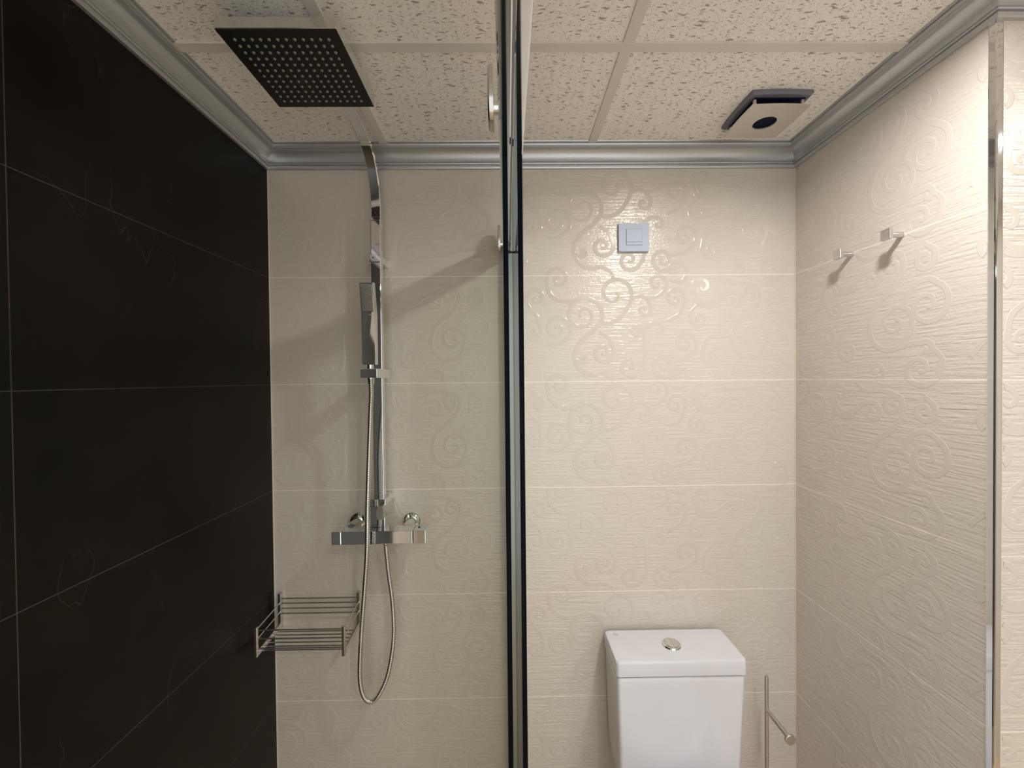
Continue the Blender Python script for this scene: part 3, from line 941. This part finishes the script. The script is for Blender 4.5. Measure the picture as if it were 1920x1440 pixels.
for s in (-1, 1):
    bm = bmesh.new(); vs = []
    for k in range(17):
        a = math.radians(-84+168*k/16)
        vs.append((0.455+s*(0.0008+0.0190*math.cos(a)*0.98), 1.150+0.0190*math.sin(a)))
    lo = [bm.verts.new((x, y, tz+0.0035)) for x, y in vs]; hi = [bm.verts.new((x, y, tz+0.0062)) for x, y in vs]
    for k in range(17):
        bm.faces.new((lo[k], lo[(k+1) % 17], hi[(k+1) % 17], hi[k]))
    bm.faces.new(lo); bm.faces.new(hi)
    part('button_half', bm, M['chrome'], fb)
# faint maker's mark: a small curved stroke over a short line
bm = bmesh.new()
tube(bm, [(0.303, 1.2020, tz+0.0002), (0.3065, 1.2050, tz+0.0002), (0.310, 1.2062, tz+0.0002), (0.3135, 1.2045, tz+0.0002), (0.318, 1.2015, tz+0.0002)], 0.0006, 6)
tube(bm, [(0.302, 1.1990, tz+0.0002), (0.319, 1.1990, tz+0.0002)], 0.0006, 6)
part('maker_mark', bm, M['ink'], lid)
# bowl, seat
def oval(bm, secs, n=36):
    rings = []
    for z, cx, cy_, rx, ry in secs:
        rings.append([bm.verts.new((cx+rx*math.cos(2*math.pi*k/n), cy_+ry*math.sin(2*math.pi*k/n)*(1.0 if math.sin(2*math.pi*k/n) < 0 else 0.9), z)) for k in range(n)])
    for i in range(len(rings)-1):
        for k in range(n):
            bm.faces.new((rings[i][k], rings[i][(k+1) % n], rings[i+1][(k+1) % n], rings[i+1][k]))
    bm.faces.new(rings[0]); bm.faces.new(rings[-1])
    return bm
bm = oval(bmesh.new(), [(0.001, 0.455, 0.93, 0.115, 0.24), (0.06, 0.455, 0.93, 0.11, 0.235), (0.22, 0.455, 0.92, 0.135, 0.25), (0.34, 0.455, 0.88, 0.172, 0.30), (0.395, 0.455, 0.87, 0.180, 0.32), (0.40, 0.455, 0.87, 0.172, 0.31)])
box(bm, 0.33, 0.58, 1.02, bk-0.004, 0.20, 0.3995, bev=0.01)
part('toilet_bowl', bm, M['ceramic'], toi, True, 45)
bm = oval(bmesh.new(), [(0.402, 0.455, 0.85, 0.175, 0.30), (0.406, 0.455, 0.85, 0.183, 0.305), (0.440, 0.455, 0.85, 0.183, 0.305), (0.450, 0.455, 0.85, 0.172, 0.295), (0.453, 0.455, 0.85, 0.14, 0.25)])
bmesh.ops.scale(bm, vec=(1, 0.72, 1), verts=bm.verts, space=Matrix.Translation((0, -0.85, 0)))
part('seat_lid', bm, M['ceramic'], toi, True, 45)

for o in [c for c in toi.children]:
    if o.name.startswith(('cistern', 'seat')):
        wm_ = o.modifiers.new('weighted', 'WEIGHTED_NORMAL'); wm_.keep_sharp = True

# ------------------------------------------------------------------ stand beside the toilet
rx, ry = 0.7365, 1.170
st = empty('toilet_roll_stand', (rx, ry, 0.0), 'slim chrome floor stand with short arm for spare rolls beside the cistern', 'toilet roll stand')
bm = lathe(bmesh.new(), (rx, ry, EYE-0.957-0.58+0.007), (0, 0, 1), [(0, 0.0), (0, 0.0)], 8) if False else bmesh.new()
tube(bm, [(rx, ry, 0.012), (rx, ry, EYE-0.861)], 0.0052, 20)
part('upright_rod', bm, M['steel'], st, True, 49)
part('floor_base', lathe(bmesh.new(), (rx, 1.13, 0.001), (0, 0, 1), [(0, 0), (0.075, 0), (0.075, 0.008), (0.070, 0.012), (0, 0.012)], 40), M['steel'], st, True, 40)
arm = part('roll_arm', tube(bmesh.new(), [(rx, ry, EYE-0.958), (rx, 1.072, EYE-0.958)], 0.0062, 18), M['steel'], st, True, 49)
bm = lathe(bmesh.new(), (rx, 1.074, EYE-0.958), (0, -1, 0), [(0, 0), (0.0125, 0), (0.0138, 0.001), (0.0138, 0.006), (0.0125, 0.007), (0, 0.007)], 32)
part('arm_end_disc', bm, M['steel'], arm, True, 15)
